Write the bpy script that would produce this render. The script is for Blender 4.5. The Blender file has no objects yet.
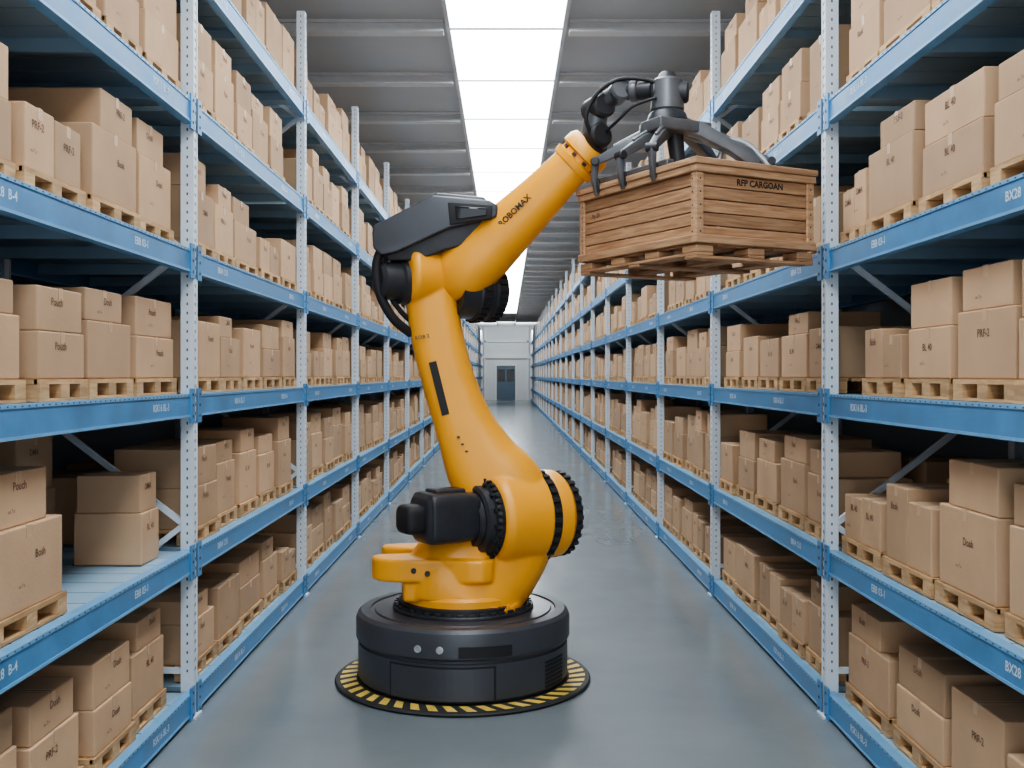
import bpy, bmesh, math, random
from mathutils import Vector, Matrix
random.seed(11)
scene = bpy.context.scene
COL = scene.collection

# ------------------------------------------------------------------ materials
def new_mat(name):
    m = bpy.data.materials.new(name); m.use_nodes = True
    nt = m.node_tree
    return m, nt, nt.nodes['Principled BSDF']

def simple(name, col, rough=0.5, metal=0.0, coat=0.0, noise=0.0, nscale=8.0, bump=0.0, bscale=200, rvar=0.0, island=0.0):
    m, nt, b = new_mat(name)
    N, L = nt.nodes, nt.links
    b.inputs['Roughness'].default_value = rough
    b.inputs['Metallic'].default_value = metal
    b.inputs['Coat Weight'].default_value = coat
    b.inputs['Coat Roughness'].default_value = 0.25
    tc = N.new('ShaderNodeTexCoord')
    nz = N.new('ShaderNodeTexNoise'); nz.inputs['Scale'].default_value = nscale
    nz.inputs['Detail'].default_value = 5
    L.new(tc.outputs['Object'], nz.inputs['Vector'])
    mr = N.new('ShaderNodeMapRange')
    mr.inputs['From Min'].default_value = .3; mr.inputs['From Max'].default_value = .7
    mr.inputs['To Min'].default_value = 1 - noise; mr.inputs['To Max'].default_value = 1 + noise
    L.new(nz.outputs['Fac'], mr.inputs['Value'])
    hsv = N.new('ShaderNodeHueSaturation'); hsv.inputs['Color'].default_value = (*col, 1)
    val = mr.outputs['Result']
    if island:
        g = N.new('ShaderNodeNewGeometry')
        mi = N.new('ShaderNodeMapRange')
        mi.inputs['To Min'].default_value = 1 - island; mi.inputs['To Max'].default_value = 1 + island
        L.new(g.outputs['Random Per Island'], mi.inputs['Value'])
        mu = N.new('ShaderNodeMath'); mu.operation = 'MULTIPLY'
        L.new(val, mu.inputs[0]); L.new(mi.outputs['Result'], mu.inputs[1]); val = mu.outputs[0]
    L.new(val, hsv.inputs['Value'])
    L.new(hsv.outputs['Color'], b.inputs['Base Color'])
    if rvar:
        r = N.new('ShaderNodeMapRange')
        r.inputs['From Min'].default_value = .3; r.inputs['From Max'].default_value = .7
        r.inputs['To Min'].default_value = rough - rvar; r.inputs['To Max'].default_value = rough + rvar
        L.new(nz.outputs['Fac'], r.inputs['Value']); L.new(r.outputs['Result'], b.inputs['Roughness'])
    if bump:
        n2 = N.new('ShaderNodeTexNoise'); n2.inputs['Scale'].default_value = bscale
        L.new(tc.outputs['Object'], n2.inputs['Vector'])
        bp = N.new('ShaderNodeBump'); bp.inputs['Strength'].default_value = bump; bp.inputs['Distance'].default_value = .005
        L.new(n2.outputs['Fac'], bp.inputs['Height']); L.new(bp.outputs['Normal'], b.inputs['Normal'])
    return m

def wood(name, c1, c2, sc, island=.12, rough=.65):
    m, nt, b = new_mat(name)
    N, L = nt.nodes, nt.links
    tc = N.new('ShaderNodeTexCoord'); mp = N.new('ShaderNodeMapping')
    mp.inputs['Scale'].default_value = sc
    L.new(tc.outputs['Object'], mp.inputs['Vector'])
    g = N.new('ShaderNodeNewGeometry')
    ad = N.new('ShaderNodeVectorMath'); ad.operation = 'ADD'
    ms = N.new('ShaderNodeVectorMath'); ms.operation = 'SCALE'; ms.inputs['Scale'].default_value = 37
    cmb = N.new('ShaderNodeCombineXYZ')
    for i in range(3): L.new(g.outputs['Random Per Island'], cmb.inputs[i])
    L.new(cmb.outputs[0], ms.inputs[0])
    L.new(mp.outputs[0], ad.inputs[0]); L.new(ms.outputs[0], ad.inputs[1])
    nz = N.new('ShaderNodeTexNoise'); nz.inputs['Scale'].default_value = 1; nz.inputs['Detail'].default_value = 8
    nz.inputs['Distortion'].default_value = .6
    L.new(ad.outputs[0], nz.inputs['Vector'])
    cr = N.new('ShaderNodeValToRGB')
    cr.color_ramp.elements[0].position = .33; cr.color_ramp.elements[0].color = (*c1, 1)
    cr.color_ramp.elements[1].position = .66; cr.color_ramp.elements[1].color = (*c2, 1)
    L.new(nz.outputs['Fac'], cr.inputs['Fac'])
    hsv = N.new('ShaderNodeHueSaturation'); L.new(cr.outputs['Color'], hsv.inputs['Color'])
    mi = N.new('ShaderNodeMapRange'); mi.inputs['To Min'].default_value = 1 - island; mi.inputs['To Max'].default_value = 1 + island
    L.new(g.outputs['Random Per Island'], mi.inputs['Value']); L.new(mi.outputs['Result'], hsv.inputs['Value'])
    L.new(hsv.outputs['Color'], b.inputs['Base Color'])
    b.inputs['Roughness'].default_value = rough
    bp = N.new('ShaderNodeBump'); bp.inputs['Strength'].default_value = .35; bp.inputs['Distance'].default_value = .004
    L.new(nz.outputs['Fac'], bp.inputs['Height']); L.new(bp.outputs['Normal'], b.inputs['Normal'])
    return m

M_KRAFT = simple('kraft_cardboard', (.49, .325, .20), .8, noise=.07, nscale=3, bump=.15, bscale=60, island=.18)
M_TAPE = simple('packing_tape', (.53, .365, .23), .4, noise=.05)
M_SEAM = simple('carton_seam', (.16, .09, .05), .9)
M_INK = simple('printed_ink', (.17, .10, .065), .8)
M_STEN = simple('stencil_ink', (.03, .02, .014), .8)
M_PALLET = wood('pallet_wood', (.42, .25, .12), (.62, .40, .21), (6, 6, 40), .2)
M_CRATE = wood('crate_wood', (.29, .155, .08), (.49, .30, .17), (5, 5, 70), .14)
M_CRATE_TRIM = wood('crate_trim_wood', (.34, .195, .105), (.53, .335, .195), (5, 5, 70), .12)
M_BLUE = simple('blue_rack_steel', (.078, .255, .50), .42, metal=.1, noise=.18, nscale=5, rvar=.08)
M_BLUELIP = simple('blue_rack_steel_light', (.16, .39, .65), .4, metal=.1, noise=.1, nscale=6)
M_DECK = simple('galvanised_decking', (.34, .50, .64), .45, metal=.2, noise=.08, nscale=4)
M_POST = simple('painted_upright', (.64, .71, .78), .45, noise=.05)
M_HOLE = simple('slot_dark', (.07, .09, .12), .8)
M_LABEL = simple('beam_lettering', (.62, .76, .86), .6)
M_YEL = simple('robot_yellow_paint', (.93, .41, .032), .40, coat=.15, noise=.04, nscale=4)
M_BLK = simple('robot_black_casting', (.030, .032, .038), .42, noise=.2, nscale=12)
M_BLK2 = simple('robot_rubber', (.016, .016, .019), .6)
M_CHAR = simple('charcoal_base_metal', (.072, .077, .090), .38, metal=.25, noise=.1, nscale=3, rvar=.06)
M_GREY = simple('gripper_grey_metal', (.15, .16, .175), .42, metal=.5, noise=.15)
M_LGREY = simple('gripper_light_metal', (.5, .53, .56), .35, metal=.5)
M_GLASS = simple('sensor_window', (.01, .012, .016), .08)
M_HAZ = simple('hazard_yellow', (.74, .52, .10), .6, noise=.2, nscale=20)
M_MAT = simple('hazard_mat_black', (.03, .03, .032), .65, noise=.15, nscale=10)
M_BOLT = simple('bolt_steel', (.25, .26, .28), .35, metal=.8)
M_WALL = simple('wall_paint', (.34, .40, .46), .8, noise=.05, nscale=.6)
M_WALLEND = simple('end_wall_paint', (.66, .70, .72), .8, noise=.04, nscale=.5)
M_CEIL = simple('ceiling_panels', (.56, .58, .59), .8, noise=.05, nscale=.7)
M_CBEAM = simple('ceiling_beam_paint', (.74, .76, .77), .7, noise=.04)
M_DOOR = simple('door_blue_grey', (.10, .15, .20), .5, noise=.05)

# floor: polished concrete / epoxy
m, nt, b = new_mat('polished_concrete')
N, L = nt.nodes, nt.links
tc = N.new('ShaderNodeTexCoord')
n1 = N.new('ShaderNodeTexNoise'); n1.inputs['Scale'].default_value = .8; n1.inputs['Detail'].default_value = 6; n1.inputs['Roughness'].default_value = .6
L.new(tc.outputs['Object'], n1.inputs['Vector'])
cr = N.new('ShaderNodeValToRGB')
cr.color_ramp.elements[0].position = .3; cr.color_ramp.elements[0].color = (.175, .205, .222, 1)
cr.color_ramp.elements[1].position = .7; cr.color_ramp.elements[1].color = (.225, .255, .268, 1)
L.new(n1.outputs['Fac'], cr.inputs['Fac']); L.new(cr.outputs['Color'], b.inputs['Base Color'])
mpf = N.new('ShaderNodeMapping'); mpf.inputs['Scale'].default_value = (2.2, .7, 1)
L.new(tc.outputs['Object'], mpf.inputs['Vector'])
n3 = N.new('ShaderNodeTexNoise'); n3.inputs['Scale'].default_value = 2; n3.inputs['Detail'].default_value = 5
L.new(mpf.outputs[0], n3.inputs['Vector'])
rr = N.new('ShaderNodeMapRange'); rr.inputs['From Min'].default_value = .3; rr.inputs['From Max'].default_value = .7
rr.inputs['To Min'].default_value = .17; rr.inputs['To Max'].default_value = .24
L.new(n3.outputs['Fac'], rr.inputs['Value']); L.new(rr.outputs['Result'], b.inputs['Roughness'])
b.inputs['IOR'].default_value = 1.65
M_FLOOR = m

m = bpy.data.materials.new('light_panel_emission'); m.use_nodes = True
nt = m.node_tree; nt.nodes.remove(nt.nodes['Principled BSDF'])
e = nt.nodes.new('ShaderNodeEmission'); e.inputs['Color'].default_value = (.92, .97, 1, 1); e.inputs['Strength'].default_value = 11
nt.links.new(e.outputs[0], nt.nodes['Material Output'].inputs[0])
M_LIGHT = m

# ------------------------------------------------------------------ helpers
def empty(name, loc=(0, 0, 0)):
    o = bpy.data.objects.new(name, None); o.location = loc; COL.objects.link(o); return o

def link_mesh(name, me, parent=None, mats=()):
    o = bpy.data.objects.new(name, me); COL.objects.link(o)
    for mm in mats: me.materials.append(mm)
    if parent is not None:
        off = Vector(parent.location)
        me.transform(Matrix.Translation(-off))
        o.parent = parent
    return o

class MB:
    """mesh accumulator"""
    def __init__(s): s.v = []; s.f = []; s.m = []
    def box(s, x0, x1, y0, y1, z0, z1, mi=0):
        if x0 > x1: x0, x1 = x1, x0
        if y0 > y1: y0, y1 = y1, y0
        n = len(s.v)
        s.v += [(x0,y0,z0),(x1,y0,z0),(x1,y1,z0),(x0,y1,z0),(x0,y0,z1),(x1,y0,z1),(x1,y1,z1),(x0,y1,z1)]
        s.f += [(n,n+3,n+2,n+1),(n+4,n+5,n+6,n+7),(n,n+1,n+5,n+4),(n+1,n+2,n+6,n+5),(n+2,n+3,n+7,n+6),(n+3,n,n+4,n+7)]
        s.m += [mi]*6
    def obox(s, c, ax, ay, az, hx, hy, hz, mi=0):
        n = len(s.v); c = Vector(c)
        for (a, b_, d) in [(-1,-1,-1),(1,-1,-1),(1,1,-1),(-1,1,-1),(-1,-1,1),(1,-1,1),(1,1,1),(-1,1,1)]:
            s.v.append(tuple(c + ax*hx*a + ay*hy*b_ + az*hz*d))
        s.f += [(n,n+3,n+2,n+1),(n+4,n+5,n+6,n+7),(n,n+1,n+5,n+4),(n+1,n+2,n+6,n+5),(n+2,n+3,n+7,n+6),(n+3,n,n+4,n+7)]
        s.m += [mi]*6
    def bar(s, p0, p1, w, t, mi=0, up=Vector((0,0,1))):
        p0 = Vector(p0); p1 = Vector(p1); d = p1-p0; l = d.length; d.normalize()
        a = d.cross(up)
        if a.length < 1e-3: a = d.cross(Vector((0,1,0)))
        a.normalize(); c = a.cross(d)
        s.obox((p0+p1)/2, d, a, c, l/2, w/2, t/2, mi)
    def quad(s, pts, mi=0):
        n = len(s.v); s.v += [tuple(p) for p in pts]; s.f.append(tuple(range(n, n+len(pts)))); s.m.append(mi)
    def text(s, tm, org, ax, ay, mi=0):
        n = len(s.v); org = Vector(org)
        for (x, y) in tm[0]: s.v.append(tuple(org + ax*x + ay*y))
        for f in tm[1]: s.f.append(tuple(n+i for i in f)); s.m.append(mi)
    def obj(s, name, parent=None, mats=(), bevel=0, segs=1, smooth=False):
        me = bpy.data.meshes.new(name); me.from_pydata(s.v, [], s.f)
        me.polygons.foreach_set('material_index', s.m); me.update()
        o = link_mesh(name, me, parent, mats)
        if bevel:
            bv = o.modifiers.new('edge_round', 'BEVEL'); bv.width = bevel; bv.segments = segs; bv.limit_method = 'ANGLE'
        return o

_tc = {}
def text_mesh(word, size, bold=.018):
    k = (word, size, bold)
    if k in _tc: return _tc[k]
    cu = bpy.data.curves.new('tmp', 'FONT'); cu.body = word; cu.size = size; cu.align_x = 'CENTER'; cu.align_y = 'CENTER'
    cu.resolution_u = 2; cu.offset = size*bold
    o = bpy.data.objects.new('tmp', cu); COL.objects.link(o)
    dg = bpy.context.evaluated_depsgraph_get(); dg.update()
    ev = o.evaluated_get(dg); me = ev.to_mesh()
    r = ([(v.co.x, v.co.y) for v in me.vertices], [tuple(p.vertices) for p in me.polygons])
    ev.to_mesh_clear(); bpy.data.objects.remove(o); bpy.data.curves.remove(cu)
    _tc[k] = r; return r

def bm_obj(name, bm, parent, mats, smooth=True, ang=35):
    bmesh.ops.recalc_face_normals(bm, faces=bm.faces)
    me = bpy.data.meshes.new(name); bm.to_mesh(me); bm.free()
    if smooth:
        me.shade_smooth(); me.set_sharp_from_angle(angle=math.radians(ang))
    return link_mesh(name, me, parent, mats)

def frame(axis):
    a = Vector(axis).normalized()
    up = Vector((0,0,1)) if abs(a.z) < .95 else Vector((0,1,0))
    x = up.cross(a).normalized(); y = a.cross(x)
    return a, x, y

def lathe(name, c, axis, prof, parent, mats, seg=64, ang=30, midx=None):
    """prof: list of (t along axis, radius)"""
    a, x, y = frame(axis); c = Vector(c); bm = bmesh.new(); rings = []
    for (t, r) in prof:
        rings.append([bm.verts.new(c + a*t + (x*math.cos(2*math.pi*i/seg)+y*math.sin(2*math.pi*i/seg))*max(r,1e-4)) for i in range(seg)])
    for k in range(len(rings)-1):
        for i in range(seg):
            j = (i+1) % seg
            f = bm.faces.new((rings[k][i], rings[k][j], rings[k+1][j], rings[k+1][i]))
            if midx: f.material_index = midx[k]
    bm.faces.new(rings[0]); bm.faces.new(rings[-1])
    return bm_obj(name, bm, parent, mats, True, ang)

def cr_interp(pts, n):
    """catmull-rom over list of equal length tuples"""
    out = []; m_ = len(pts)
    for s in range(m_-1):
        p0 = pts[max(s-1,0)]; p1 = pts[s]; p2 = pts[s+1]; p3 = pts[min(s+2,m_-1)]
        for k in range(n):
            t = k/n
            out.append(tuple(.5*((2*b_)+(-a_+c_)*t+(2*a_-5*b_+4*c_-d_)*t*t+(-a_+3*b_-3*c_+d_)*t**3) for a_,b_,c_,d_ in zip(p0,p1,p2,p3)))
    out.append(tuple(pts[-1])); return out

def loft(name, rows, parent, mats, expo=2.6, seg=48, n=8, ref=Vector((0,1,0)), mat_from=None):
    """rows: (x,y,z, halfwidth, halfdepth); width direction is perpendicular to path and ref; depth is ref"""
    R = cr_interp(rows, n); bm = bmesh.new(); rings = []
    for k, r in enumerate(R):
        p = Vector(r[:3]); q0 = Vector(R[max(k-1,0)][:3]); q1 = Vector(R[min(k+1,len(R)-1)][:3])
        t = (q1-q0).normalized(); w = ref.cross(t).normalized(); d = t.cross(w).normalized()
        ring = []
        for i in range(seg):
            a = 2*math.pi*i/seg; ca, sa = math.cos(a), math.sin(a)
            ring.append(bm.verts.new(p + w*r[3]*math.copysign(abs(ca)**(2/expo), ca) + d*r[4]*math.copysign(abs(sa)**(2/expo), sa)))
        rings.append(ring)
    for k in range(len(rings)-1):
        for i in range(seg):
            j = (i+1) % seg; bm.faces.new((rings[k][i], rings[k][j], rings[k+1][j], rings[k+1][i]))
    bm.faces.new(rings[0]); bm.faces.new(rings[-1])
    return bm_obj(name, bm, parent, mats, True, 50)

def prism(name, outline, org, ax, ay, az, h0, h1, parent, mats, bevel=.01, segs=3, smooth_outline=0):
    if smooth_outline:
        P = outline; m_ = len(P); out = []
        for s in range(m_):
            p0, p1, p2, p3 = P[s-1], P[s], P[(s+1)%m_], P[(s+2)%m_]
            for k in range(smooth_outline):
                t = k/smooth_outline
                out.append(tuple(.5*((2*b_)+(-a_+c_)*t+(2*a_-5*b_+4*c_-d_)*t*t+(-a_+3*b_-3*c_+d_)*t**3) for a_,b_,c_,d_ in zip(p0,p1,p2,p3)))
        outline = out
    bm = bmesh.new(); org = Vector(org)
    A = [bm.verts.new(org+ax*u+ay*v+az*h0) for u, v in outline]
    B = [bm.verts.new(org+ax*u+ay*v+az*h1) for u, v in outline]
    bm.faces.new(A); bm.faces.new(B[::-1]); n_ = len(A)
    for i in range(n_): bm.faces.new((A[i], B[i], B[(i+1)%n_], A[(i+1)%n_]))
    bmesh.ops.recalc_face_normals(bm, faces=bm.faces)
    if bevel:
        es = [e_ for e_ in bm.edges if e_.calc_face_angle(0) > math.radians(28)]
        bmesh.ops.bevel(bm, geom=es, offset=bevel, segments=segs, profile=.5, affect='EDGES', clamp_overlap=True)
    return bm_obj(name, bm, parent, mats, True, 30)

def tube(name, pts, r, parent, mats, n=10, seg=16):
    rows = [(*p, r, r) for p in pts]
    R = cr_interp(rows, n); bm = bmesh.new(); rings = []; prev = None
    for k, q in enumerate(R):
        p = Vector(q[:3]); t = (Vector(R[min(k+1,len(R)-1)][:3]) - Vector(R[max(k-1,0)][:3])).normalized()
        x = (prev - t*prev.dot(t)).normalized() if prev else frame(t)[1]
        prev = x; y = t.cross(x)
        rings.append([bm.verts.new(p+(x*math.cos(2*math.pi*i/seg)+y*math.sin(2*math.pi*i/seg))*r) for i in range(seg)])
    for k in range(len(rings)-1):
        for i in range(seg):
            j = (i+1)%seg; bm.faces.new((rings[k][i], rings[k][j], rings[k+1][j], rings[k+1][i]))
    bm.faces.new(rings[0]); bm.faces.new(rings[-1])
    return bm_obj(name, bm, parent, mats)

def fuse(name, objs, parent, mat, voxel=.0075, it=8):
    """merge overlapping closed solids into one continuous casting"""
    bm = bmesh.new()
    for o in objs: bm.from_mesh(o.data)
    me = bpy.data.meshes.new(name); bm.to_mesh(me); bm.free()
    for o in objs: bpy.data.objects.remove(o)
    me.materials.append(mat)
    ob = bpy.data.objects.new(name, me); COL.objects.link(ob); ob.parent = parent
    r = ob.modifiers.new('fuse', 'REMESH'); r.mode = 'VOXEL'; r.voxel_size = voxel; r.use_smooth_shade = True
    s_ = ob.modifiers.new('soften', 'SMOOTH'); s_.factor = .5; s_.iterations = it
    return ob

X, Y, Z = Vector((1,0,0)), Vector((0,1,0)), Vector((0,0,1))

# ------------------------------------------------------------------ room
YB, YE, HW, HC = -3.2, 78.0, 3.02, 5.6
def solid(name, x0,x1,y0,y1,z0,z1, mat):
    mb = MB(); mb.box(x0,x1,y0,y1,z0,z1); return mb.obj(name, None, (mat,))
solid('floor', -HW-.2, HW+.2, YB, YE+.2, -.1, 0, M_FLOOR)
solid('wall_left', -HW-.2, -HW, YB, YE, 0, HC, M_WALL)
solid('wall_right', HW, HW+.2, YB, YE, 0, HC, M_WALL)
solid('wall_end', -HW-.2, HW+.2, YE, YE+.2, 0, HC, M_WALLEND)
solid('ceiling', -HW-.2, HW+.2, YB, YE+.2, HC, HC+.15, M_CEIL)
# ceiling beams
mb = MB(); lt = MB(); y = -2.6
PITCH = 1.95
ys = []
while y < YE-.3:
    for s in (-1, 1):
        mb.box(s*.66, s*HW, y-.055, y+.055, HC-.03, HC)
        mb.box(s*.66, s*HW, y-.015, y+.015, HC-.11, HC-.03)
        mb.box(s*.66, s*HW, y-.08, y+.08, HC-.14, HC-.11)
    ys.append(y); y += PITCH
for s in (-1, 1):
    mb.box(s*.59, s*.63, YB, YE, HC-.10, HC)
for y in ys:
    mb.box(-.59, .59, y-.03, y+.03, HC-.09, HC)
mb.obj('trim_ceiling_beams', None, (M_CBEAM,))
for a_ in ys:
    if a_ > 61: break
    lt.box(-.585, .585, a_+.035, a_+PITCH-.035, HC-.085, HC-.06)
lt.obj('ceiling_light_strip', None, (M_LIGHT,))
# area light added to brighten the dark far end wall
al = bpy.data.lights.new('end_wall_fill', 'AREA'); al.shape = 'RECTANGLE'; al.size = 5; al.size_y = .5; al.energy = 290; al.color = (.95, .98, 1)
ao = bpy.data.objects.new('end_wall_fill', al); COL.objects.link(ao); ao.location = (0, 71.5, 5.3)
ao.rotation_euler = (math.radians(62), 0, 0)
# end door with frame, sign panel, pipes
d = MB(); d.box(-.72, .66, YE-.06, YE-.02, .02, 2.55, 0)
for xx in (-.72, -.03): d.box(xx+.08, xx+.61, YE-.075, YE-.06, 1.4, 2.3, 1)
d.box(-.84,-.72,YE-.1,YE-.001,0,2.68,2); d.box(.66,.78,YE-.1,YE-.001,0,2.68,2); d.box(-.72,.66,YE-.1,YE-.001,2.56,2.68,2)
d.obj('door_1', None, (M_DOOR, M_GLASS, M_CBEAM))
p = MB(); p.box(-HW, HW, YE-.25, YE-.001, 3.1, 3.3); p.box(-HW, HW, YE-.2, YE-.001, 4.3, 4.42)
for xx in (-1.6, 1.6): p.box(xx-.06, xx+.06, YE-.2, YE-.001, 0, HC-.01)
p.obj('trim_end_wall_frame', None, (M_CBEAM,))

# ------------------------------------------------------------------ racks
AISLE = {-1: 1.705, 1: 1.74}     # aisle edge of each rack
LEV = [.085, .855, 1.705, 2.49, 3.30, 4.12]
BAY, Y0, NB = 3.16, -.56, 24
RD = 1.10
PW = .076
RTOP = 4.95
BH = .062
codes = ['EBX4B  BB 2-3', 'RSK16 BL-3', 'BBR4 12 B', 'EBB 03-1', 'HRK 8B-7', 'BX28  B-4']
for s in (-1, 1):
    AW = AISLE[s]
    rk = empty('pallet_rack', (s*(AW+RD/2), Y0, 0))
    up = MB(); hol = MB(); bm_ = MB(); dk = MB(); lab = MB(); br = MB()
    for k in range(NB+1):
        y = Y0 + k*BAY
        for xa, xb in ((AW, AW+.07), (AW+RD-.07, AW+RD)):
            # C-profile post: web + two flanges
            up.box(s*xa, s*xb, y-PW/2, y-PW/2+.012, 0, RTOP)
            up.box(s*xa, s*xb, y+PW/2-.012, y+PW/2, 0, RTOP)
            up.box(s*(xa+.004), s*(xa+.02), y-PW/2+.012, y+PW/2-.012, 0, RTOP)
            up.box(s*(xb-.02), s*(xb-.004), y-PW/2+.012, y+PW/2-.012, 0, RTOP)
            up.box(s*(xa-.02 if xa == AW else xa), s*(xb+.01), y-PW/2-.02, y+PW/2+.02, 0, .012)
        if k <= 6:
            z = .25
            while z < RTOP-.05:
                for dy in (-.014, .014):
                    hol.box(s*(AW+.003), s*(AW+.006), y+dy-.004, y+dy+.004, z, z+.018)
                hol.box(s*(AW+.030), s*(AW+.038), y-PW/2-.0012, y-PW/2+.002, z, z+.015)
                z += .05
        # frame bracing
        zz = .3; fl = 0
        while zz + .75 < RTOP:
            a_ = (s*(AW+.06), y, zz if fl else zz+.75); b_ = (s*(AW+RD-.06), y, zz+.75 if fl else zz)
            br.bar(a_, b_, .03, .03); fl = 1-fl; zz += .75
        br.bar((s*(AW+.06), y, .25), (s*(AW+RD-.06), y, .25), .03, .03)
    for k in range(NB):
        ya = Y0 + k*BAY + PW/2; yb = Y0 + (k+1)*BAY - PW/2
        for li, z in enumerate(LEV):
            for xa, front in ((AW, 1), (AW+RD-.05, 0)):
                bm_.box(s*(xa+.004), s*(xa+.046), ya+.004, yb-.004, z-BH+.012, z+BH-.012, 0)
                bm_.box(s*xa, s*(xa+.05), ya+.002, yb-.002, z+BH-.014, z+BH, 1)
                bm_.box(s*xa, s*(xa+.05), ya+.002, yb-.002, z-BH, z-BH+.012, 1)
                if front:
                    for yy, sg in ((ya, 1), (yb, -1)):
                        bm_.box(s*(xa-.006), s*(xa+.004), yy-sg*.012, yy+sg*.06, z-BH-.035, z+BH+.03, 2)
                        if k < 7:
                            for dz in (-.06, 0, .06):
                                hol.box(s*(xa-.009), s*(xa-.006), yy+sg*.018, yy+sg*.030, z+dz-.007, z+dz+.007)
            # decking planks
            if k < 9:
                n_ = 14; st = (yb-ya-.02)/n_
                for j in range(n_):
                    dk.box(s*(AW+.05), s*(AW+RD-.05), ya+.01+j*st+.006, ya+.01+(j+1)*st-.006, z+BH-.03, z+BH-.004)
                for j in range(4):
                    yy = ya + (j+.5)*(yb-ya)/4
                    dk.box(s*(AW+.05), s*(AW+RD-.05), yy-.02, yy+.02, z-.03, z+BH-.031)
            else:
                dk.box(s*(AW+.05), s*(AW+RD-.05), ya+.01, yb-.01, z+BH-.03, z+BH-.004)
            if k < 8:
                for fr in (.17, .83) if (k+li) % 2 else (.3, .74):
                    tm = text_mesh(codes[(k*5+li*3+int(fr*10)) % 6], .050)
                    yy = ya + fr*(yb-ya)
                    lab.text(tm, (s*(AW+.0025), yy, z), Vector((0, -s, 0)), Z)
                # perforation dots along the beam
                if k < 4:
                    yy = ya+.12
                    while yy < yb-.1:
                        hol.box(s*(AW-.0008), s*(AW+.001), yy, yy+.012, z+BH-.010, z+BH-.005)
                        yy += .055
    up.obj('uprights', rk, (M_POST,)); hol.obj('slots_and_bolts', rk, (M_HOLE,))
    bm_.obj('beams', rk, (M_BLUE, M_BLUELIP, M_BLUE)); dk.obj('decking', rk, (M_DECK,))
    lab.obj('beam_lettering', rk, (M_LABEL,)); br.obj('frame_bracing', rk, (M_POST,))

# ------------------------------------------------------------------ cartons on pallets
words = ['Bosh', 'DMA', 'Bosk', 'PRF-2', 'Pouch', 'BL 40', 'Dosh', 'Rask']
def pallet(pm, s, xa, xb, ya, yb, z, h, detail):
    if detail:
        n_ = 5; st = (xb-xa)/n_
        for j in range(n_): pm.box(s*(xa+j*st+.008), s*(xa+(j+1)*st-.008) , ya, yb, z+h-.018, z+h)
        pm.box(s*xa, s*(xa+.02), ya, yb, z+h-.0185, z+h+.0005)
        for fx in (0, .5, 1):
            cx = xa + .045 + fx*(xb-xa-.09)
            for fy in (0, .5, 1):
                cy = ya + .045 + fy*(yb-ya-.09)
                pm.box(s*(cx-.045), s*(cx+.045), cy-.042, cy+.042, z+.012, z+h-.019)
            pm.box(s*(cx-.045), s*(cx+.045), ya, yb, z, z+.011)
    else:
        pm.box(s*xa, s*xb, ya, yb, z+h-.018, z+h)
        for fy in (0, .5, 1):
            cy = ya + .045 + fy*(yb-ya-.09)
            pm.box(s*xa, s*xb, cy-.042, cy+.042, z, z+h-.018)

def carton(cm, im, s, xa, xb, ya, yb, z, h, near, word=None):
    cm.box(s*xa, s*xb, ya, yb, z, z+h, 0)
    if near:
        cy = (ya+yb)/2
        im.box(s*(xa-.0012), s*(xb+.001), cy-.020, cy+.020, z+h-.045, z+h+.0012, 0)   # tape over the top and down the face
        im.box(s*(xa+.004), s*(xb-.004), cy-.0012, cy+.0012, z+h+.0012, z+h+.002, 1)
        if near > 1 and word:
            tm = text_mesh(word, .044)
            oy = random.uniform(-.06, .10)*(yb-ya)
            if random.random() < .85:
                im.text(tm, (s*(xa-.0016), cy - s*oy*1.6, z+h*random.uniform(.60, .74)), Vector((0, -s, 0)), Z, 2)
            if random.random() < .5:
                tm = text_mesh('oo 7 x', .020)
                im.text(tm, (s*(xa-.0016), cy + s*.06, z+h*.3), Vector((0, -s, 0)), Z, 2)

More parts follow.
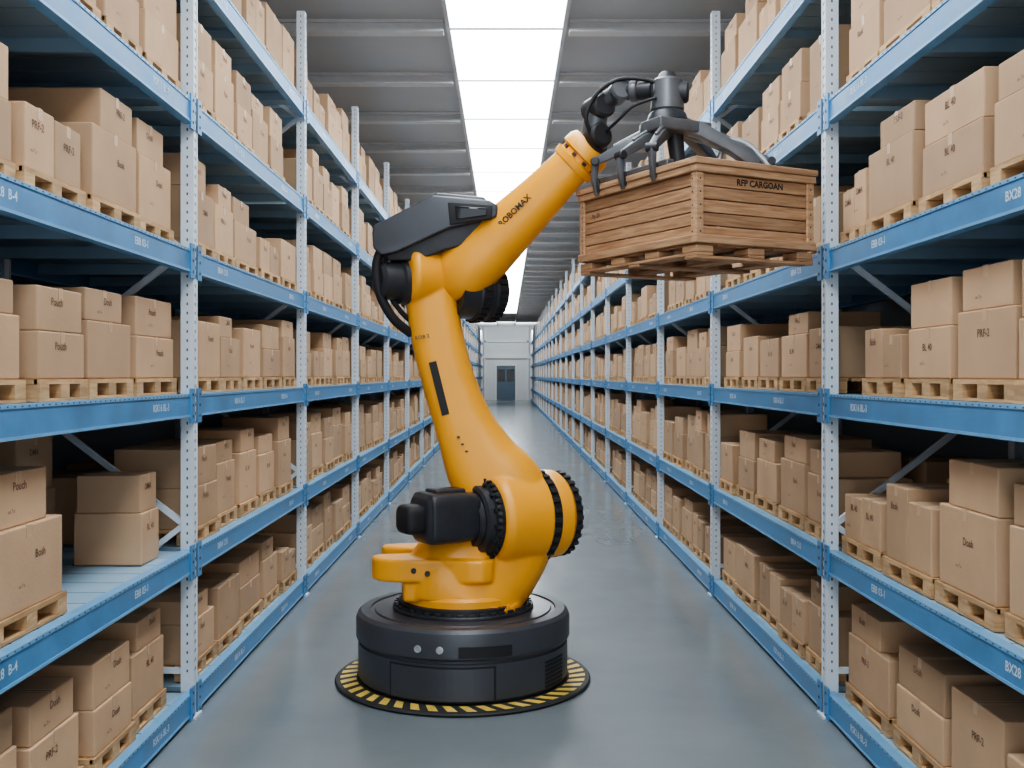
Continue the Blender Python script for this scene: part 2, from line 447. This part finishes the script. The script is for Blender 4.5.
for s in (-1, 1):
    AW = AISLE[s]
    cp = empty('cardboard_boxes_on_pallets', (s*(AW+RD/2), Y0, 0)); pp = cp
    cn, cf, im, pn, pf = MB(), MB(), MB(), MB(), MB()
    for k in range(NB):
        ya0 = Y0 + k*BAY + .09; yb0 = Y0 + (k+1)*BAY - .09
        for li, zl in enumerate(LEV):
            z = zl + BH + .001
            cm = cn if k < 6 else cf; pm = pn if k < 8 else pf
            lim = (LEV[li+1]-BH-z-.05) if li < 5 else .66
            near = 2 if k < 6 else (1 if k < 10 else 0)
            if s == -1 and k == 1 and li == 1:
                # partly empty shelf: open decking is visible
                pallet(pm, s, AW+.06, AW+.66, 2.75, 3.42, z, .085, True)
                carton(cm, im, s, AW+.07, AW+.62, 2.77, 3.40, z+.085, .33, 2, 'DMA')
                pallet(pm, s, AW+.06, AW+.66, 3.60, 4.22, z, .085, True)
                carton(cm, im, s, AW+.07, AW+.62, 3.61, 4.20, z+.085, .31, 2, 'Bosh')
                carton(cm, im, s, AW+.09, AW+.60, 3.63, 4.10, z+.396, .20, 2, 'Pouch')
                for (xo, yy, w_, h_, dx_) in ((.115, 5.24, .26, .26, .34), (.60, 4.95, .42, .38, .40), (.60, 4.35, .46, .33, .40)):
                    carton(cm, im, s, AW+xo, AW+xo+dx_, yy, yy+w_, z, h_, 2, 'BL 40')
                    carton(cm, im, s, AW+xo+.01, AW+xo+dx_-.01, yy+.01, yy+w_-.01, z+h_+.001, h_*.72, 2, 'DMA')
                continue
            y = ya0 + random.uniform(0, .05)
            while True:
                w = random.uniform(.45, .64)
                if y + w > yb0:
                    if yb0 - y > .36: w = yb0 - y
                    else: break
                xo = AW + random.uniform(.055, .09); dp = random.uniform(.42, .5)
                ph = .085
                pallet(pm, s, xo-.01, xo+dp+.03, y, y+w, z, ph, k < 8)
                zb = z+ph+.001; av = (lim-ph)*random.uniform(.82, .98)
                t = random.random()
                m1 = random.uniform(.008, .03)
                wd = random.choice(words)
                if t < .45:
                    h1 = av*random.uniform(.50, .64); h2 = min(av-h1, av*random.uniform(.24, .36))
                    carton(cm, im, s, xo, xo+dp, y+m1, y+w-m1, zb, h1, near, wd)
                    w2 = w*random.uniform(.62, .92); o2 = random.choice((0, 1))*(w-w2-2*m1)
                    carton(cm, im, s, xo+.01, xo+dp-.03, y+m1+max(o2,0), y+m1+max(o2,0)+w2-m1, zb+h1+.001, h2, near, random.choice(words))
                elif t < .66:
                    h1 = av*random.uniform(.42, .47)
                    carton(cm, im, s, xo, xo+dp, y+m1, y+w-m1, zb, h1, near, wd)
                    carton(cm, im, s, xo+.008, xo+dp-.01, y+m1+.004, y+w-m1-.006, zb+h1+.001, h1*random.uniform(.85, 1.05), near, wd)
                elif t < .88:
                    carton(cm, im, s, xo, xo+dp, y+m1, y+w-m1, zb, av*random.uniform(.58, .78), near, wd)
                else:
                    h1 = av*random.uniform(.45, .58)
                    hw_ = (w-2*m1)/2
                    carton(cm, im, s, xo, xo+dp, y+m1, y+m1+hw_-.004, zb, h1, near, wd)
                    carton(cm, im, s, xo, xo+dp, y+m1+hw_+.004, y+w-m1, zb, h1*random.uniform(.75, 1.2), near, wd)
                # row behind
                if random.random() < .75:
                    carton(cm, im, s, AW+.62, AW+.62+.40, y+.02, y+w-.03, z, av*random.uniform(.55, 1.0), 1 if k < 6 else 0)
                y += w + random.uniform(.02, .07)
    o = cn.obj('cartons', cp, (M_KRAFT,), bevel=.006, segs=2)
    cf.obj('cartons_distant_bays', cp, (M_KRAFT,))
    im.obj('tape_and_printing', cp, (M_TAPE, M_SEAM, M_INK))
    pn.obj('pallet_boards', pp, (M_PALLET,)); pf.obj('pallet_boards_distant_bays', pp, (M_PALLET,))

# ------------------------------------------------------------------ robot
RX, RY = -.267, 6.50
S = 6.50/1050
rob = empty('industrial_robot_arm', (RX, RY, 0))
def q(a, b_, d_=0.0): return Vector((RX + (a-463)*S, RY + d_*S, (677-b_)*S))   # drawing-sheet units -> metres
AX = Vector((.86, .51, 0)).normalized()
def lt(name, c, prof, mats, axis=AX, **kw):
    return lathe(name, c, axis, [(t*S, r*S) for t, r in prof], rob, mats, **kw)

# hazard mat (own object)
hz = empty('hazard_floor_mat', (RX, RY, 0))
lathe('mat_disc', (RX, RY, 0), Z, [(.001, .775), (.014, .785), (.022, .778), (.024, .766), (.024, .2)], hz, (M_MAT,), seg=96)
mb = MB(); n_ = 44
for i in range(n_):
    a0 = 2*math.pi*i/n_; a1 = a0 + .075; sk = .07
    P = [(RX+r*math.cos(a), RY+r*math.sin(a), .0255) for r, a in ((.655, a0), (.752, a0+sk), (.752, a1+sk), (.655, a1))]
    mb.quad(P)
mb.obj('yellow_dashes', hz, (M_HAZ,))

# base drum
BZ = Vector((RX, RY, 0))
lt('base_drum', BZ, [(4.1,99),(5,102),(8,104),(40,104),(41,102),(43,102),(44,104.5),(46,106),(63,106),(68,104.5),(71,101),(71.5,92),(70,91),(70,88),(71.5,87),(71.5,62)], (M_CHAR,), axis=Z, seg=128, ang=25)
lt('turntable', BZ, [(71,70),(74,70),(75,69),(75,64),(80,64),(81,62),(81,40)], (M_BLK,), axis=Z, seg=96)
lt('turntable_yellow_ring', BZ, [(80,61),(87,61),(90,58),(90,30)], (M_YEL,), axis=Z, seg=96)
mb = MB()
for i in range(40):
    a = 2*math.pi*i/40; c = BZ + Vector((math.cos(a), math.sin(a), 0))*66.8*S + Z*76*S
    r_ = Vector((math.cos(a), math.sin(a), 0)); mb.obox(c, r_, Z.cross(r_), Z, 1.5*S, 3.0*S, 1.6*S)
mb.obj('turntable_bolts', rob, (M_BLK,), bevel=.002)
def arc(mb, r0, r1, a0, a1, z0, z1, mi=0, n=16):
    for i in range(n):
        b0 = math.radians(a0+(a1-a0)*i/n-90); b1 = math.radians(a0+(a1-a0)*(i+1)/n-90)
        k = len(mb.v)
        for bb in (b0, b1):
            for r in (r0, r1):
                for z in (z0, z1):
                    mb.v.append((RX+r*S*math.cos(bb), RY+r*S*math.sin(bb), z*S))
        mb.f += [(k+2,k+6,k+7,k+3),(k+3,k+7,k+5,k+1),(k,k+4,k+6,k+2)]; mb.m += [mi]*3
        if i == 0: mb.f.append((k,k+2,k+3,k+1)); mb.m.append(mi)
        if i == n-1: mb.f.append((k+4,k+5,k+7,k+6)); mb.m.append(mi)
mb = MB()
arc(mb, 102, 104.5, -38, 19, 6.5, 38.4, 1); arc(mb, 102, 105.8, -36.5, 17.5, 8.0, 36.8, 0)
arc(mb, 105, 106.6, 0, 27, 47, 57, 1)
for i in range(7): arc(mb, 102, 104.7, 50, 68, 9+i*3.8, 11+i*3.8, 1)
mb.obj('base_panels', rob, (M_CHAR, M_BLK2))
for i, u in enumerate((-20.5, -9.2)):
    a = math.radians(u-90); dr = Vector((math.cos(a), math.sin(a), 0))
    lt('base_button_%d' % (i+1), BZ + dr*105.6*S + Z*54*S, [(0,3.4),(1.6,3.4),(1.9,2.4),(1.2,2.0)], (M_LGREY,), axis=dr, seg=24)

# turret + shoulder + lower arm, fused as one yellow casting
def Q(rows): return [(*q(a, b_, d_), w*S, e_*S) for a, b_, d_, w, e_ in rows]
C = q(515, 515, -8)
parts = []
parts.append(loft('t1', Q([(463,594,0,60,56),(465,584,0,62,56),(476,569,0,60,50),(492,554,2,54,44),(505,538,4,49,40),(514,520,6,44,37),(516,504,6,36,31)]), rob, (M_YEL,), expo=3.0))
parts.append(prism('t2', [(30,-50),(-20,-50),(-58,-51),(-80,-42),(-88,-28),(-82,-16),(-56,-10),(-44,4),(-56,18),(-80,26),(-86,38),(-78,48),(-50,54),(30,52)],
      (RX, RY, 104*S), X*S, Y*S, Z*S, 0, 22, rob, (M_YEL,), bevel=.012, segs=3, smooth_outline=4))
parts.append(prism('t3', [(-56,-47),(20,-50),(50,-40),(50,40),(20,52),(-56,50)], (RX, RY, 84*S), X*S, Y*S, Z*S, 0, 26, rob, (M_YEL,), bevel=.02, segs=3))
parts.append(lt('t4', C, [(-34,38),(-32,42),(-25,45),(16,47),(18,46)], (M_YEL,)))
parts.append(loft('t5', Q([(428,258,0,18,16),(429,268,0,26,24),(431,296,0,26,25),(437,336,0,26,25),(449,382,0,26.5,25),(464,424,0,29.5,27),(482,462,-1,38,31),(500,490,-3,45,34),(510,516,-2,46,34),(512,536,2,34,28)]), rob, (M_YEL,), expo=3.2, n=8))
E = q(431, 275, 0)
parts.append(lt('t6', E, [(-32,25),(-30,29),(-26,31),(26,31),(30,28)], (M_YEL,)))
fuse('main_casting', parts, rob, M_YEL, .0075, 9)
prism('flange_cover_plate', [(-44,-8),(-8,-10),(-8,30),(-36,30)], (RX, RY, 125*S), X*S, Y*S, Z*S, -1, 6, rob, (M_BLK,), bevel=.006)
for i, (a_, b_) in enumerate(((431,564),(418,561))):
    lathe('turret_bolt_%d' % (i+1), q(a_, b_, -48), -Y, [(0,2.6*S),(5*S,2.6*S),(5.6*S,1.8*S)], rob, (M_BLK,), seg=12)

# shoulder
lt('shoulder_ring_black', C, [(12,42),(17,45),(27,45),(28,42)], (M_BLK2,))
lt('shoulder_cap', C, [(27,40),(28,43),(34,44.5),(42,44),(46,41)], (M_YEL,))
lt('shoulder_gear_rim', C, [(44,36),(45,41),(53,40),(57,36),(58,26),(55,24),(55,4)], (M_BLK,))
mb = MB()
def teeth(mb, c, axis, t0, t1, r, n, w):
    a, x, y = frame(axis)
    for i in range(n):
        an = 2*math.pi*i/n; rd = x*math.cos(an)+y*math.sin(an)
        mb.obox(Vector(c)+a*((t0+t1)/2*S)+rd*r*S, a, a.cross(rd), rd, (t1-t0)/2*S, w*S, 2.2*S)
teeth(mb, C, AX, 18, 25, 45.4, 30, 2.0); teeth(mb, C, AX, 46, 53, 41, 28, 2.2)
mb.obj('shoulder_teeth', rob, (M_BLK,), bevel=.002)
# shoulder motor side
lt('shoulder_flange', C, [(-30,39),(-37,39),(-40,37),(-41,34),(-47,33),(-49,30),(-49,27),(-54,26)], (M_BLK,))
mb = MB(); teeth(mb, C, AX, -40, -35, 38.5, 36, 1.6)
a, x, y = frame(AX)
for i in range(14):
    an = 2*math.pi*i/14+.1; rd = x*math.cos(an)+y*math.sin(an)
    mb.obox(C - a*41.5*S + rd*35.5*S, a, a.cross(rd), rd, 1.5*S, 2*S, 2*S)
mb.obj('shoulder_flange_bolts', rob, (M_BLK2,), bevel=.002)
mv = a.cross(Z) # horizontal perpendicular
CM = C + Z*5*S
loft('shoulder_motor', [(*(CM-a*t*S), w*S, h*S) for t, w, h in ((50,20,20),(54,23,22),(70,24.5,24),(98,24.5,24),(103,22,22),(106,19,19))], rob, (M_BLK,), expo=5, n=4, ref=Z)
loft('shoulder_motor_cap', [(*(CM-a*t*S), w*S, h*S) for t, w, h in ((104,12,11),(107,15,13.5),(120,15,13.5),(124,12,11))], rob, (M_BLK2,), expo=4, n=4, ref=Z)
prism('motor_terminal_box', [(-16,-12),(16,-12),(16,12),(-16,12)], CM-a*78*S+Z*23*S, a*S, mv*S, Z*S, -2, 4, rob, (M_BLK,), bevel=.012)

def strip(name, rows, d_, w, mat):
    mb = MB(); 
    for (p0, p1) in rows: mb.bar(q(p0[0], p0[1], d_), q(p1[0], p1[1], d_), 2.4*S, w*S, 0, up=(q(p1[0],p1[1],d_)-q(p0[0],p0[1],d_)).cross(Y))
    return mb.obj(name, rob, (mat,), bevel=.001)
strip('lower_arm_slot', [((434,362),(447,414))], -24.6, 7.5, M_BLK2)
mb = MB()
mb.text(text_mesh('ROB 2', .032), q(424, 338, -26.0), (X*.98+Z*.20).normalized(), (Z*.98-X*.20).normalized())
for i in range(3): mb.box(q(458+i*4,436+i*7).x, q(458+i*4,436+i*7).x+.018, RY-30.5*S, RY-27*S, q(0,436+i*7).z, q(0,436+i*7).z+.010)
mb.obj('arm_markings', rob, (M_BLK,))

# elbow
lt('elbow_motor', E + Z*(-8*S), [(-58,8),(-58,14),(-55,18),(-38,19),(-36,22),(-28,23)], (M_BLK,))
E2 = q(470, 281, 4)
lt('elbow_gear', E2 - Z*10*S, [(-20,26),(-2,28),(0,29.5),(10,29.5),(12,27),(16,27),(18,29),(28,28.5),(31,25),(32,12)], (M_BLK,))
mb = MB(); teeth(mb, E2 - Z*10*S, AX, 1, 9, 29.5, 26, 1.7); teeth(mb, E2 - Z*10*S, AX, 18, 27, 28.8, 26, 1.7)
mb.obj('elbow_gear_teeth', rob, (M_BLK2,), bevel=.002)

# sensor head cover
O0 = Vector((RX-463*S, RY, 677*S))
prism('head_cover_body', [(384,250),(392,264),(420,264),(446,254),(478,247),(490,230),(488,216),(430,216)], O0, X*S, -Z*S, Y*S, -34, 34, rob, (M_BLK,), bevel=.012)
prism('head_cover_lid', [(377,238),(379,231),(425,207),(435,202),(490,207),(498,212),(497,223),(450,234),(400,257),(386,260),(378,253)], O0, X*S, -Z*S, Y*S, -42, 40, rob, (M_CHAR,), bevel=.012, segs=4)
prism('head_lid_ridge', [(430,206),(438,198),(484,202),(490,208)], O0, X*S, -Z*S, Y*S, -32, 30, rob, (M_CHAR,), bevel=.010, segs=3)
prism('head_lens_bezel', [(450,209.0),(493,212),(492,225),(452,231)], O0, X*S, -Z*S, Y*S, -44, -38, rob, (M_BLK2,), bevel=.006)
prism('head_lens', [(457,213),(488,215),(487,222),(458,226)], O0, X*S, -Z*S, Y*S, -45.4, -40, rob, (M_GLASS,), bevel=.003)
tube('elbow_cable', [q(394,250,-30), q(384,256,-32), q(380,274,-32), q(384,298,-30), q(396,320,-24), q(412,334,-12)], 4.6*S, rob, (M_BLK2,))
tube('elbow_cable_thin', [q(396,250,-20), q(389,260,-24), q(387,276,-24), q(392,296,-22), q(402,312,-18), q(414,324,-8)], 2.6*S, rob, (M_BLK2,))

# forearm
loft('forearm', Q([(446,283,0,20,22),(458,276,-4,29,29),(474,262,-7,31,31),(498,240,-13,28,28),(530,210.5,-24,23.7,23.7),(560,181.5,-34,20.2,20.2),(572,170.5,-37,19.7,19.7)]), rob, (M_YEL,), expo=2.3, n=8)
WA = (q(592,151,-43)-q(560,181.5,-34)).normalized()
WJ = q(586.5,156.5,-40.5)
lt('wrist_collar', WJ, [(-26,19.6),(-25,22.6),(-18,23.6),(-17,20.6),(-12,20.6),(-11,24),(-2,23.6),(3,20.6),(4,14)], (M_YEL,), axis=WA)
mb = MB()
a2, x2, y2 = frame(WA)
for i in range(10):
    an = 2*math.pi*i/10; rd = x2*math.cos(an)+y2*math.sin(an)
    mb.obox(WJ - WA*14.5*S + rd*21.2*S, a2, a2.cross(rd), rd, 1.6*S, 2*S, 1.5*S)
mb.obj('wrist_collar_bolts', rob, (M_BLK,), bevel=.002)
fd = (q(545,196,-29)-q(498,240,-13)).normalized(); fn = Y.cross(fd).normalized(); fn = fn if fn.z > 0 else -fn
mb = MB(); mb.text(text_mesh('ROBOMAX', .050, .03), q(514, 218, -46.5), fd, fn)
mb.obj('forearm_lettering', rob, (M_BLK,))

# wrist + gripper, in metres
V = Vector
def cyl(name, p0, p1, r0, r1, mat, bev=.12, seg=32):
    p0, p1 = V(p0), V(p1); l = (p1-p0).length; b_ = min(r0, r1)*bev
    return lathe(name, p0, p1-p0, [(0, r0-b_), (b_, r0), (l-b_, r1), (l, r1-b_)], rob, (mat,), seg=seg, ang=40)
cyl('wrist_joint', (.42, 6.28, 3.17), (.545, 6.17, 3.255), .098, .088, M_BLK, .2)
cyl('wrist_joint_ring', (.44, 6.32, 3.24), (.56, 6.09, 3.27), .072, .072, M_BLK2, .2)
cyl('wrist_link_a', (.505, 6.20, 3.26), (.535, 6.16, 3.42), .074, .064, M_GREY)
cyl('wrist_knuckle_a', (.50, 6.24, 3.43), (.575, 6.08, 3.44), .074, .074, M_BLK, .2)
cyl('wrist_link_b', (.54, 6.15, 3.44), (.66, 6.10, 3.52), .058, .052, M_BLK)
cyl('wrist_knuckle_b', (.64, 6.18, 3.51), (.665, 6.03, 3.515), .062, .062, M_GREY, .2)
cyl('wrist_link_c', (.655, 6.10, 3.515), (.84, 6.02, 3.50), .048, .056, M_BLK)
cyl('wrist_link_c_band', (.72, 6.072, 3.51), (.76, 6.055, 3.507), .062, .062, M_GREY)
cyl('tool_hub', (.92, 6.0, 3.37), (.92, 6.0, 3.56), .095, .085, M_GREY, .15)
cyl('tool_hub_cap', (.92, 6.0, 3.555), (.92, 6.0, 3.60), .06, .045, M_BLK, .2)
cyl('tool_hub_side', (.83, 6.02, 3.49), (1.04, 5.98, 3.48), .062, .062, M_BLK, .2)
cyl('tool_hub_collar', (.92, 6.0, 3.30), (.92, 6.0, 3.375), .12, .105, M_BLK, .15)
tube('wrist_hose', [(.50,6.10,3.25),(.46,6.06,3.36),(.52,6.05,3.49),(.64,6.03,3.565),(.78,6.0,3.56),(.88,5.96,3.52)], .012, rob, (M_BLK2,))
tube('wrist_hose_thin', [(.57,6.12,3.28),(.64,6.02,3.33),(.72,5.98,3.40),(.85,5.94,3.44)], .009, rob, (M_BLK2,))

# crate frame of reference
th = math.radians(28); e1 = V((math.cos(th), math.sin(th), 0)); e2 = V((-math.sin(th), math.cos(th), 0))
NC = V((.96, 5.30, 0)); CA, CB = .790, 1.105
def cpt(s_, t_, z): return NC + e1*CA*s_ + e2*CB*t_ + Z*z
# tool plate under the hub, from which straight box-section arms radiate
hubp = V((.93, 5.99, 3.27))
prism('gripper_tool_plate', [(-.16,-.13),(.20,-.13),(.24,-.05),(.24,.09),(-.12,.13),(-.16,.06)], (.93,5.98,3.235), e1, e2, Z, 0, .07, rob, (M_GREY,), bevel=.012)
def arm(name, pts, mat=M_GREY):
    """straight segmented box-section arm; pts: (point, half width, half height)"""
    bm = bmesh.new()
    d0 = (pts[-1][0]-pts[0][0]); d0.z = 0; d0.normalize(); side = d0.cross(Z)
    rings = []
    for k, (p_, w, h) in enumerate(pts):
        t = (pts[min(k+1,len(pts)-1)][0]-pts[max(k-1,0)][0]).normalized(); u = side.cross(t)
        rings.append([bm.verts.new(p_+side*w*a_+u*h*b_) for a_, b_ in ((-1,-1),(1,-1),(1,1),(-1,1))])
    for k in range(len(rings)-1):
        for i in range(4): bm.faces.new((rings[k][i], rings[k][(i+1)%4], rings[k+1][(i+1)%4], rings[k+1][i]))
    bm.faces.new(rings[0]); bm.faces.new(rings[-1])
    bmesh.ops.recalc_face_normals(bm, faces=bm.faces)
    bmesh.ops.bevel(bm, geom=list(bm.edges), offset=.007, segments=2, profile=.5, affect='EDGES', clamp_overlap=True)
    return bm_obj(name, bm, rob, (mat,), True, 30)
def claw(name, base, knee, tip, w=.026):
    base, knee, tip = V(base), V(knee), V(tip)
    arm(name+'_arm', [(base, w, .036), (base.lerp(knee,.55)+Z*.012, w*.95, .032), (knee, w*.7, .022)])
    dd = knee-base; dd.z = 0; dd.normalize(); pv = dd.cross(Z)
    cyl(name+'_pivot', knee-pv*(w+.008), knee+pv*(w+.008), .026, .026, M_BLK, .2, 24)
    mid = knee.lerp(tip, .55) + dd*.012
    arm(name+'_prong', [(knee+Z*.01, w*.75, .020), (mid, w*.65, .016), (tip, w*.45, .009)], M_GREY)
    arm(name+'_pad', [(tip+Z*.10-dd*.006, w*.9, .008), (tip+Z*.02-dd*.010, w*.9, .008)], M_BLK2)
    # actuator rod above the arm
    cyl(name+'_actuator', base+Z*.07, base.lerp(knee,.75)+Z*.045, .014, .010, M_BOLT, .2, 16)
claw('claw_1', hubp, cpt(-.045,.80,3.10), cpt(-.032,.80,2.905))
claw('claw_2', hubp, cpt(-.050,.56,3.09), cpt(-.032,.56,2.90))
claw('claw_3', hubp, cpt(-.045,.30,3.08), cpt(-.032,.30,2.90))
claw('claw_4', hubp+e1*.12, cpt(1.045,.72,3.09), cpt(1.032,.73,2.90), .034)
claw('claw_5', hubp+e1*.12, cpt(1.045,.34,3.09), cpt(1.032,.33,2.90), .034)
arm('gripper_arm_main', [(V((.90,6.0,3.30)), .07, .030), (V((1.10,5.99,3.26)), .075, .040), (V((1.28,5.97,3.16)), .06, .032), (V((1.42,5.95,3.05)), .045, .024)])
tube('gripper_hoop', [V((1.22,6.03,3.10)), V((1.27,6.03,3.21)), V((1.37,6.02,3.20)), V((1.47,6.0,3.10)), V((1.53,5.98,3.00))], .017, rob, (M_LGREY,))
mb = MB()
mb.bar(cpt(.06,.25,3.0), cpt(.06,.85,3.0), .05, .035); mb.bar(cpt(.94,.25,3.0), cpt(.94,.85,3.0), .05, .035)
mb.bar(cpt(.06,.6,3.005), cpt(.94,.6,3.005), .06, .04)
mb.obj('gripper_frame', rob, (M_GREY,), bevel=.006)
cyl('gripper_post', (.99,6.0,3.0), (.96,6.0,3.25), .04, .05, M_BLK)

# ------------------------------------------------------------------ wooden crate
crt = empty('wooden_crate', tuple(cpt(.5,.5,2.46)))
w = MB(); tr = MB(); ink = MB()
def cb(mb, s0, s1, t0, t1, z0, z1, mi=0):
    """box in crate metres: s along e1, t along e2"""
    c = NC + e1*((s0+s1)/2) + e2*((t0+t1)/2) + Z*((z0+z1)/2)
    mb.obox(c, e1, e2, Z, abs(s1-s0)/2, abs(t1-t0)/2, abs(z1-z0)/2, mi)
z0, z1 = 2.565, 2.90
npl = 5; hh = (z1-z0)/npl
for i in range(npl):
    za, zb = z0+i*hh+.0025, z0+(i+1)*hh-.0025
    cb(w, .012, CA-.012, .012, .030, za, zb); cb(w, .012, CA-.012, CB-.030, CB-.012, za, zb)
    cb(w, .012, .030, .031, CB-.031, za, zb); cb(w, CA-.030, CA-.012, .031, CB-.031, za, zb)
cb(w, .031, CA-.031, .031, CB-.031, z0-.004, z0+.01)
cb(w, .032, CA-.032, .032, CB-.032, 2.93, 2.945)
n_ = 7
for i in range(n_):
    cb(w, .03, CA-.03, .03+i*(CB-.06)/n_+.003, .03+(i+1)*(CB-.06)/n_-.003, 2.946, 2.960)
# corner posts
for (sa, ta) in ((0,0),(CA,0),(0,CB),(CA,CB)):
    sx = 1 if sa == 0 else -1; sy = 1 if ta == 0 else -1
    cb(tr, sa-sx*.003, sa+sx*.045, ta-sy*.003, ta+sy*.011, z0, 2.90)
    cb(tr, sa-sx*.003, sa+sx*.011, ta+sy*.0115, ta+sy*.045, z0, 2.90)
# top rim: two stacked bands, and bottom rail
for (za, zb, o) in ((2.901,2.938,.012),(2.9385,2.972,.02),(2.540,2.583,.012)):
    cb(tr, -o, CA+o, -o, .03, za, zb); cb(tr, -o, CA+o, CB-.03, CB+o, za, zb)
    cb(tr, -o, .03, .0305, CB-.0305, za, zb); cb(tr, CA-.03, CA+o, .0305, CB-.0305, za, zb)
# pallet base
n_ = 6
for i in range(n_): cb(w, .02+i*(CA-.04)/n_+.004, .02+(i+1)*(CA-.04)/n_-.004, .02, CB-.02, 2.53, 2.5475)
for ft in (0, 1/3, 2/3, 1):
    for fs in (0, .5, 1):
        cs = .055+fs*(CA-.11); ct = .06+ft*(CB-.12)
        cb(tr, cs-.055, cs+.055, ct-.06, ct+.06, 2.494, 2.529)
for fs in (0, .5, 1):
    cs = .055+fs*(CA-.11); cb(w, cs-.055, cs+.055, 0, CB, 2.478, 2.493)
for ft in (0, .5, 1):
    ct = .05+ft*(CB-.10); cb(w, 0, CA, ct-.05, ct+.05, 2.462, 2.4775)
# nail heads
for i in range(npl):
    zc = z0+(i+.5)*hh
    for sx in (.022, CA-.022): cb(ink, sx-.004, sx+.004, -.0045, -.002, zc-.004, zc+.004)
    for tx in (.03, CB-.03): cb(ink, -.0045, -.002, tx-.004, tx+.004, zc-.004, zc+.004)
ink.text(text_mesh('RFP CARGOAN', .046, .035), cpt(.54, 0, 2.866)-e2*(-.0105), e1, Z)
ink.text(text_mesh('Vy 20', .035), cpt(0, .86, 2.80)+e1*.0105, -e2, Z)
w.obj('crate_boards', crt, (M_CRATE,), bevel=.003); tr.obj('crate_trim', crt, (M_CRATE_TRIM,), bevel=.004)
ink.obj('crate_stencil', crt, (M_STEN,))

# ------------------------------------------------------------------ world, camera
wd = bpy.data.worlds.new('rear_fill_sky'); scene.world = wd; wd.use_nodes = True  # bright sky added as fill light through the open rear end
bg = wd.node_tree.nodes['Background']; bg.inputs[0].default_value = (.88, .94, 1, 1); bg.inputs[1].default_value = 2.5

cam = bpy.data.cameras.new('camera'); co = bpy.data.objects.new('camera', cam); COL.objects.link(co)
co.location = (0, 0, 1.87); co.rotation_euler = (math.pi/2, 0, 0)
cam.sensor_width = 36; cam.lens = 1050/1024*36; cam.shift_x = .0055; cam.shift_y = -.0088
cam.clip_end = 300; cam.clip_start = .05
scene.camera = co
scene.view_settings.view_transform = 'AgX'
scene.view_settings.look = 'AgX - Medium High Contrast'
scene.view_settings.exposure = -0.05
